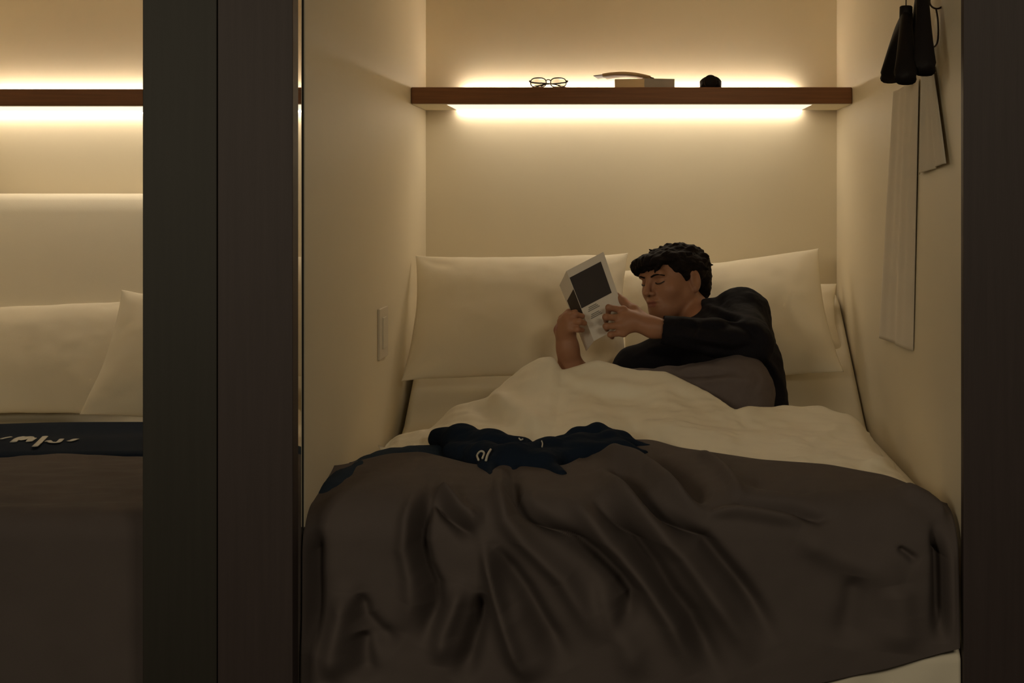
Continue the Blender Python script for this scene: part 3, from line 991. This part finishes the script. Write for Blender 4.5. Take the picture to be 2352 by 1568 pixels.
# shirt
sh = Field((-0.08, 0.74, 0.62), (0.56, 1.44, 1.10), 0.003)
sh.cap(LS, NB, 0.060, 0.062, 0.03)
sh.cap(RS, NB, 0.056, 0.060, 0.03)
sh.ell(P(1722, 715, 4.15), (0.060, 0.06, 0.06), None, 0.03)
sh.cap(NB, CH, 0.075, 0.110, 0.04)
sh.cap(P(1700, 790, 4.12), P(1722, 860, 4.04), 0.105, 0.088, 0.04)
sh.cap(P(1722, 850, 4.04), P(1742, 935, 3.98), 0.088, 0.086, 0.04)
sh.cap(CH, P(1690, 850, 4.0), 0.100, 0.085, 0.04)
sh.cap(LS, LE, 0.060, 0.058, 0.025)
sh.cap(LE, P(1640, 775, 3.90), 0.056, 0.052, 0.02)
sh.cap(P(1640, 775, 3.90), P(1522, 757, 3.905), 0.052, 0.040, 0.015)
sh.cap(RS, P(1455, 838, 4.06), 0.058, 0.050, 0.02)
sh.cap(P(1455, 838, 4.06), P(1425, 870, 4.04), 0.050, 0.045, 0.02)
# collar
sh.cap(P(1590, 742, 4.13), P(1650, 725, 4.20), 0.020, 0.022, 0.015)
sh.cap(P(1590, 742, 4.13), P(1560, 775, 4.08), 0.018, 0.014, 0.015)
# openings
sh.cap(P(1514, 756, 3.905), P(1470, 748, 3.915), 0.036, 0.045, 0.009, 'sub')
sh.cap(hp(0.005, -0.025, -0.070), P(1600, 735, 4.16), 0.050, 0.050, 0.008, 'sub')
v, f = sh.mesh()
vx, vy = to_px(v)
SL = [(-0.009, 9, [(1560, 745), (1640, 752), (1700, 742)]), (0.008, 10, [(1540, 765), (1640, 785), (1720, 800)]), (-0.010, 9, [(1600, 790), (1680, 805), (1750, 790)]),
      (0.010, 9, [(1620, 700), (1660, 720), (1720, 735), (1760, 770)]), (-0.010, 9, [(1660, 735), (1720, 755), (1750, 790)]), (0.008, 8, [(1600, 735), (1608, 760), (1600, 790)]),
      (-0.008, 9, [(1740, 820), (1770, 860), (1785, 920)]), (0.008, 9, [(1760, 820), (1795, 880), (1805, 930)]), (-0.008, 8, [(1470, 815), (1530, 822), (1600, 818)]),
      (0.007, 8, [(1450, 825), (1500, 800), (1560, 795)])]
o_c = np.array([0.30, 1.15, 0.86])
nd = v - o_c
nd /= np.linalg.norm(nd, axis=1, keepdims=True)
dv = fold(SL, vx, vy) * 0.8 + 0.006 * vnoise(v, 16, 3.3, 3)
v = v + nd * dv[:, None]
so = mesh_obj('shirt', v, f, M['shirt'], person)
so['label'] = 'black long-sleeved shirt'
s_ = so.modifiers.new('smooth', 'SMOOTH')
s_.iterations = 3

# trousers
tr = Field((-0.10, 0.72, 0.60), (0.50, 1.14, 0.92), 0.0035)
tr.ell(P(1694, 905, 3.90), (0.098, 0.105, 0.112), None, 0.03)
tr.cap(P(1690, 905, 3.89), P(1450, 902, 3.90), 0.098, 0.066, 0.03)
tr.cap(P(1690, 925, 3.92), P(1450, 912, 3.96), 0.090, 0.060, 0.03)
tr.cap(KN, KN - np.array([0.04, 0, 0.01]), 0.06, 0.055, 0.02)
v, f = tr.mesh()
vx, vy = to_px(v)
TL = [(0.007, 8, [(1520, 850), (1600, 846), (1660, 835)]), (-0.007, 8, [(1560, 862), (1630, 858), (1700, 850)]), (0.006, 9, [(1600, 880), (1670, 872), (1740, 880)]),
      (-0.006, 8, [(1480, 845), (1540, 848), (1580, 838)])]
nd = v - np.array([0.2, 0.95, 0.72])
nd /= np.linalg.norm(nd, axis=1, keepdims=True)
v = v + nd * (0.8 * fold(TL, vx, vy) + 0.005 * vnoise(v, 15, 9.3, 3))[:, None]
to = mesh_obj('trousers', v, f, M['trousers'], person)
to['label'] = 'grey trousers'

# ------------------------------------------------------------------ the book he holds
SB, ST = P(1364, 783, 3.925), P(1301, 622, 3.955)       # spine foot / head
RBt, RTt = P(1442, 742, 3.975), P(1386, 578, 4.005)     # right cover outer edge
LBt, LTt = P(1346, 806, 3.975), P(1285, 655, 4.005)     # left cover outer edge
book = empty('book', SB, 'open paperback held up by the man, dark picture on its white cover', 'book')


def sheet_geo(bl, br, tl, tr_, off, thick, bow=0.0, n=10):
    bl, br, tl, tr_ = map(np.array, (bl, br, tl, tr_))
    nn = np.cross(br - bl, tl - bl)
    nn /= np.linalg.norm(nn)
    G = []
    for i in range(n + 1):
        t = i / n
        for j in range(n + 1):
            s = j / n
            p = bl * (1 - t) * (1 - s) + br * t * (1 - s) + tl * (1 - t) * s + tr_ * t * s
            G.append(p + nn * (off + bow * math.sin(math.pi * t)))
    V = G + [p - nn * thick for p in G]
    m_ = (n + 1)
    f1 = grid_faces(m_, m_)
    fs = [tuple(q) for q in f1] + [tuple(q[::-1] + m_ * m_) for q in f1]
    K = m_ * m_
    for i in range(n):
        for a, b in (((i + 1) * m_, i * m_), (i * m_ + n, (i + 1) * m_ + n), (i, i + 1), (n * m_ + i + 1, n * m_ + i)):
            fs.append((a, b, b + K, a + K))
    return V, fs, nn


def bil(bl, br, tl, tr_, t, s):
    return bl * (1 - t) * (1 - s) + br * t * (1 - s) + tl * (1 - t) * s + tr_ * t * s


# facing the viewer: pick outward sign
v, f, nn = sheet_geo(SB, RBt, ST, RTt, 0, 0.0012)
sg = -1 if nn[1] > 0 else 1
v, f, nn = sheet_geo(SB, RBt, ST, RTt, 0.0, 0.0014, 0.0)
v2, f2, nn2 = sheet_geo(LBt, SB, LTt, ST, 0.0, 0.0014, 0.0)
cv, cf = merge([(v, f), (v2, f2)])
mesh_obj('cover', cv, cf, M['paper'], book, smooth=False)
pv = []
for (a, b, c, d), n_ in (((SB, RBt, ST, RTt), nn), ((LBt, SB, LTt, ST), nn2)):
    bk = np.array([0, 1, 0]) * 0.004
    q = [bil(a, b, c, d, t, s) + bk for t, s in ((0.02, 0.02), (0.98, 0.02), (0.02, 0.98), (0.98, 0.98))]
    vv, ff, _ = sheet_geo(*q, 0.0, 0.004)
    pv.append((vv, ff))
v, f = merge(pv)
mesh_obj('page_block', v, f, M['paper'], book, smooth=False)


def decal(a, b, c, d, t0, t1, s0, s1, n_, lift=0.0006):
    q = [bil(a, b, c, d, t, s) for t, s in ((t0, s0), (t1, s0), (t0, s1), (t1, s1))]
    return sheet_geo(*q, lift * (-1 if n_[1] > 0 else 1), 0.0003, n=2)[:2]


d1 = decal(SB, RBt, ST, RTt, 0.01, 0.86, 0.46, 0.90, nn)
d2 = decal(LBt, SB, LTt, ST, 0.12, 1.0, 0.40, 0.74, nn2)
v, f = merge([d1, d2])
mesh_obj('cover_print', v, f, M['ink'], book, smooth=False)['label'] = 'dark picture printed on the cover'
tx = []
for s0 in (0.375, 0.275):
    for k in range(3):
        tx.append(decal(SB, RBt, ST, RTt, 0.14 + 0.02 * k, 0.46 - 0.03 * k, s0 + 0.022 * k, s0 + 0.012 + 0.022 * k, nn))
v, f = merge(tx)
mesh_obj('cover_text', v, f, M['grey_ink'], book, smooth=False)['label'] = 'small grey lines of text'

# ================================================================== SHELF OBJECTS
ZS = 1.645
# folded eyeglasses
gl = empty('eyeglasses', (-0.25, 1.53, ZS), 'folded eyeglasses with thin grey frames at the left on the shelf', 'glasses')
parts = []
gx, gy = -0.255, 1.515
for s in (-1, 1):
    ring = []
    for k in range(28):
        a = 2 * math.pi * k / 28
        ex = abs(math.cos(a)) ** 0.7 * math.copysign(1, math.cos(a)) * 0.025
        ez = abs(math.sin(a)) ** 0.8 * math.copysign(1, math.sin(a)) * 0.0155
        ring.append((gx + s * 0.032 + ex, gy + 0.006 * abs(ex) / 0.025 + 0.2 * ez, ZS + 0.0185 + ez))
    parts.append(tube_geo(ring, 0.0017, 8, closed=True))
    ring2 = [(gx + s * 0.032 + (p[0] - gx - s * 0.032) * 0.96, p[1], ZS + 0.0185 + (p[2] - ZS - 0.0185) * 0.96) for p in ring]
    c0 = len(ring2)
    V = [(p[0], p[1] - 0.0004, p[2]) for p in ring2] + [(p[0], p[1] + 0.0004, p[2]) for p in ring2]
    fs = [tuple(range(c0)), tuple(range(2 * c0 - 1, c0 - 1, -1))] + [(i, c0 + i, c0 + (i + 1) % c0, (i + 1) % c0) for i in range(c0)]
    mesh_obj('lens', V, fs, M['lens'], gl, smooth=False)
parts.append(tube_geo(catmull([(gx - 0.008, gy, ZS + 0.025), (gx, gy - 0.002, ZS + 0.028), (gx + 0.008, gy, ZS + 0.025)], 5), 0.0016, 8))
v, f = merge(parts)
mesh_obj('frame', v, f, M['glasses'], gl)
for s in (-1, 1):
    c = catmull([(gx + s * 0.058, gy + 0.004, ZS + 0.024), (gx + s * 0.061, gy + 0.012, ZS + 0.024), (gx + s * 0.050, gy + 0.020 + 0.004 * s, ZS + 0.020),
                 (gx - s * 0.02, gy + 0.024 + 0.004 * s, ZS + 0.014), (gx - s * 0.055, gy + 0.025 + 0.004 * s, ZS + 0.004)], 6)
    v, f = tube_geo(c, 0.0022, 8)
    mesh_obj('temple_arm', v, f, M['glasses'], gl)

# thick paperback lying flat
bk = empty('book', (0.06, 1.55, ZS), 'thick grey-spined paperback lying flat on the shelf under a curled booklet', 'book')
xa, xm, xb = -0.042, 0.060, 0.147


def quad_prism(pts, z0, z1, name, m, parent, bev=0.0008):
    n = len(pts)
    V = [(x, y, z0) for x, y in pts] + [(x, y, z1) for x, y in pts]
    f = [tuple(range(n - 1, -1, -1)), tuple(range(n, 2 * n))] + [(i, (i + 1) % n, n + (i + 1) % n, n + i) for i in range(n)]
    o = mesh_obj(name, V, f, m, parent, smooth=False)
    b = o.modifiers.new('bevel', 'BEVEL')
    b.width = bev
    return o


foot = [(-0.042, 1.508), (0.052, 1.486), (0.150, 1.512), (0.120, 1.625), (-0.030, 1.640)]
quad_prism(foot[:2] + [(0.060, 1.492), (0.140, 1.515), (0.112, 1.620), (-0.028, 1.634)], ZS + 0.0012, ZS + 0.0275, 'page_block', M['pages'], bk)
quad_prism([(0.053, 1.486), (0.150, 1.511), (0.148, 1.5145), (0.0522, 1.4900)], ZS, ZS + 0.0300, 'spine', M['greycover'], bk, 0.0005)
quad_prism(foot, ZS + 0.0275, ZS + 0.0288, 'front_cover', M['greycover'], bk, 0.0003)
quad_prism(foot, ZS, ZS + 0.0012, 'back_cover', M['greycover'], bk, 0.0003)

# curled booklet on top
zl = empty('booklet', (0.0, 1.53, ZS + 0.03), 'thin brown booklet curling over the thick paperback on the shelf', 'booklet')


def curled(z_off, th, name, m, x0=-0.110, x1=0.082, y0=1.492, y1=1.615, lift=0.0):
    nu, nv = 30, 10
    G = np.zeros((nu, nv, 3))
    for i in range(nu):
        t = i / (nu - 1)
        x = x0 + (x1 - x0) * t
        z = ZS + 0.0292 + z_off + 0.0115 * math.sin(math.pi * min(1, t * 0.98)) ** 0.9 * (1 - lift) + 0.0065 * (1 - t) ** 2
        for j in range(nv):
            s = j / (nv - 1)
            G[i, j] = (x + 0.012 * s, y0 + (y1 - y0) * s + 0.012 * t, z)
    return grid_obj(name, G, m, zl, th, flip=True)


curled(0.0022, 0.0012, 'cover', M['brown'])
curled(0.0008, 0.0085, 'pages', M['tan'], x0=-0.080, x1=0.070)

# wristwatch lying on its side, strap loop closed, dial towards the room
wt = empty('wristwatch', (0.27, 1.52, ZS), 'small black wristwatch curled on the right of the shelf', 'watch')
wx, wy = 0.2665, 1.535
nW = 48
V, fs = [], []
for k in range(nW):
    a = 2 * math.pi * k / nW
    hz = 0.0115 + 0.0085 * max(0, -math.sin(a)) ** 1.5
    for rr in (0.0, 0.0035):
        for z in (-hz, hz):
            V.append((wx + (0.0350 - rr) * math.cos(a), wy + (0.027 - rr) * math.sin(a), ZS + hz + z))
for k in range(nW):
    j_ = (k + 1) % nW
    a, b = 4 * k, 4 * j_
    fs += [(a, b, b + 1, a + 1), (a + 2, a + 3, b + 3, b + 2), (a + 1, b + 1, b + 3, a + 3), (a, a + 2, b + 2, b)]
mesh_obj('strap', V, fs, M['black'], wt)
yc = wy - 0.027
v, f = tube_geo([(wx - 0.002, yc + 0.004, ZS + 0.0210), (wx - 0.002, yc - 0.004, ZS + 0.0212), (wx - 0.002, yc - 0.0075, ZS + 0.0213)], [0.0205, 0.0215, 0.0185], 32)
mesh_obj('watch_case', v, f, M['black'], wt)
v, f = tube_geo([(wx + 0.018, yc - 0.001, ZS + 0.022), (wx + 0.0235, yc - 0.001, ZS + 0.0205)], [0.003, 0.003], 12)
mesh_obj('crown', v, f, M['black'], wt)

# ================================================================== HANGERS ON THE RIGHT WALL


def hanger(near, neck, far, label, hook_top, w0=0.010):
    """broad-shouldered suit hanger seen end on; near / far = arm tips"""
    t = empty('coat_hanger', neck, label, 'hanger', 'black coat hangers on the right wall')
    near, neck, far = map(np.array, (near, neck, far))
    for tip, nm in ((near, 'arm'), (far, 'arm')):
        mid1 = neck * 0.68 + tip * 0.32 + np.array([0, 0, 0.012])
        mid2 = neck * 0.32 + tip * 0.68 + np.array([0, 0, 0.014])
        pts = catmull([neck + np.array([0, 0, -0.005]), mid1, mid2, tip], 8)
        V, fs = [], []
        n = len(pts)
        K = 14
        for i, p in enumerate(pts):
            q = i / (n - 1)
            wx_ = 0.014 + 0.004 * q + 0.010 * q ** 3          # half width across (X)
            hz = 0.020 - 0.006 * q + 0.006 * q ** 3           # half height
            if q > 0.93:
                wx_ *= 0.85
                hz *= 0.8
            for k in range(K):
                a = 2 * math.pi * k / K
                V.append((p[0] + wx_ * math.cos(a), p[1], p[2] + hz * math.sin(a) - 0.25 * abs(math.cos(a)) * hz))
        for i in range(n - 1):
            for k in range(K):
                fs.append((i * K + k, i * K + (k + 1) % K, (i + 1) * K + (k + 1) % K, (i + 1) * K + k))
        fs += [tuple(range(K - 1, -1, -1)), tuple((n - 1) * K + k for k in range(K))]
        mesh_obj(nm, V, fs, M['black'], t)
    v, f = tube_geo([neck + np.array([0, 0, -0.02]), neck + np.array([0, 0, 0.018]), neck + np.array([0, 0, 0.020])], [0.0155, 0.0145, 0.012], 18)
    mesh_obj('neck', v, f, M['black'], t)
    hk = [neck + np.array([0, 0, 0.018]), neck + np.array([0, 0, 0.05]), neck + np.array([0.0, 0.018, 0.075]),
          neck + np.array([0.0, 0.0, 0.098]), neck + np.array([0.0, -0.022, 0.078])]
    v, f = tube_geo(catmull(hk, 6), 0.0015, 8)
    mesh_obj('hook', v, f, M['wire'], t)
    return t


hanger(P(2080, 178, 3.04), P(2081, 34, 3.20), P(2044, 176, 3.38), 'black broad coat hanger with both arm ends showing, nearer the pod\'s back', None)
hanger(P(2124, 158, 3.06), P(2118, -30, 3.16), P(2104, 150, 3.32), 'black broad coat hanger nearer the dark front panel, cut by the picture top', None)
# wall hook: rail peg holding the hangers, and hanging wire loop
v, f = merge([tube_geo([(0.635, 0.06, 1.797 + 0.022), (0.635, 0.34, 1.797 + 0.022)], 0.004, 10),
              tube_geo([(0.712, 0.30, 1.819), (0.635, 0.30, 1.819)], 0.004, 10), tube_geo([(0.712, 0.10, 1.819), (0.635, 0.10, 1.819)], 0.004, 10)])
struct(mesh_obj('trim_5', v, f, M['wire']))      # rail for the hangers, above the picture
wl = empty('wire_hook', (0.70, 0.2, 1.73), 'thin dark wire hook with a ring, hanging right of the black hangers', 'hook')
ring = [P(2152 + 17 * math.cos(a), 3 + 17 * math.sin(a), 3.20) for a in np.linspace(0, 2 * math.pi, 25)[:-1]]
v, f = tube_geo(ring, 0.0022, 8, closed=True)
mesh_obj('ring', v, f, M['wire'], wl)
v, f = tube_geo(catmull([P(2150, 20, 3.20), P(2154, 45, 3.20), P(2155, 80, 3.20), P(2152, 100, 3.19), P(2143, 108, 3.16), P(2134, 100, 3.14)], 6), 0.0021, 8)
mesh_obj('stem', v, f, M['wire'], wl)


# pale thin cloth hanging under the hangers, close to the wall
def hang_cloth(name, label, top, bottom, x0, amp, seed, spread=1.0):
    (ya, za), (yb_, zb_) = top
    (yc, zc), (yd, zd) = bottom
    nu, nv = 60, 70
    G = np.zeros((nu, nv, 3))
    for i in range(nu):
        s = i / (nu - 1)
        for j in range(nv):
            t = j / (nv - 1)
            y = (ya + (yb_ - ya) * s) * (1 - t) + (yc + (yd - yc) * s) * t
            z = (za + (zb_ - za) * s) * (1 - t) + (zc + (zd - zc) * s) * t
            x = x0 + amp * (0.4 + 0.6 * t) * math.sin(2 * math.pi * (1.6 * s + 0.15 * t) + seed) + 0.35 * amp * math.sin(2 * math.pi * 3.7 * s + 2 * seed)
            G[i, j] = (x, y, z)
    o = grid_obj(name, G, M['voile'], None, 0.0015)
    tag(o, label, 'cloth')
    return o


hang_cloth('hanging_towel', 'long pale thin towel hanging flat on the right wall below the hangers',
           ((0.42, 1.585), (0.72, 1.575)), ((0.50, 0.915), (0.92, 0.905)), 0.703, 0.004, 0.6)
hang_cloth('hanging_cloth', 'short pale cloth on the right wall, between the long towel and the dark panel',
           ((0.24, 1.60), (0.36, 1.60)), ((0.10, 1.372), (0.40, 1.352)), 0.700, 0.005, 2.0)

# ================================================================== LIGHT + CAMERA
w = bpy.data.worlds.new('world')
SC.world = w
w.use_nodes = True
w.node_tree.nodes['Background'].inputs[0].default_value = (1.0, 0.88, 0.70, 1)
w.node_tree.nodes['Background'].inputs[1].default_value = 0.035


def area(name, loc, target, sx, sy, power, col):
    L = bpy.data.lights.new(name, 'AREA')
    L.shape = 'RECTANGLE'
    L.size, L.size_y = sx, sy
    L.energy = power
    L.color = col
    o = bpy.data.objects.new(name, L)
    o.location = loc
    d = Vector(target) - Vector(loc)
    o.rotation_euler = d.to_track_quat('-Z', 'Y').to_euler()
    COL.objects.link(o)
    return o


area('corridor_lamp_a', (-1.9, -3.1, 1.8), (0.0, 0.0, 0.6), 0.8, 0.8, 19.0, (1.0, 0.86, 0.62))
area('corridor_lamp_b', (1.1, -3.1, 2.2), (0.3, 0.0, 0.5), 0.9, 0.5, 15.0, (1.0, 0.86, 0.62))

cam = bpy.data.cameras.new('camera')
co = bpy.data.objects.new('camera', cam)
COL.objects.link(co)
co.location = (0, CY, CZ)
co.rotation_euler = (math.radians(90), 0, 0)
cam.sensor_fit = 'HORIZONTAL'
cam.sensor_width = 36.0
cam.lens = 36.0 * F / 2352.0
cam.shift_x = -(VX - 1176.0) / 2352.0
cam.shift_y = -(784.0 - VY) / 2352.0
cam.clip_start = 0.05
SC.camera = co

SC.view_settings.view_transform = 'Standard'
SC.view_settings.look = 'None'
SC.view_settings.gamma = 1.0
SC.view_settings.exposure = 0.0
SC.view_settings.use_curve_mapping = False
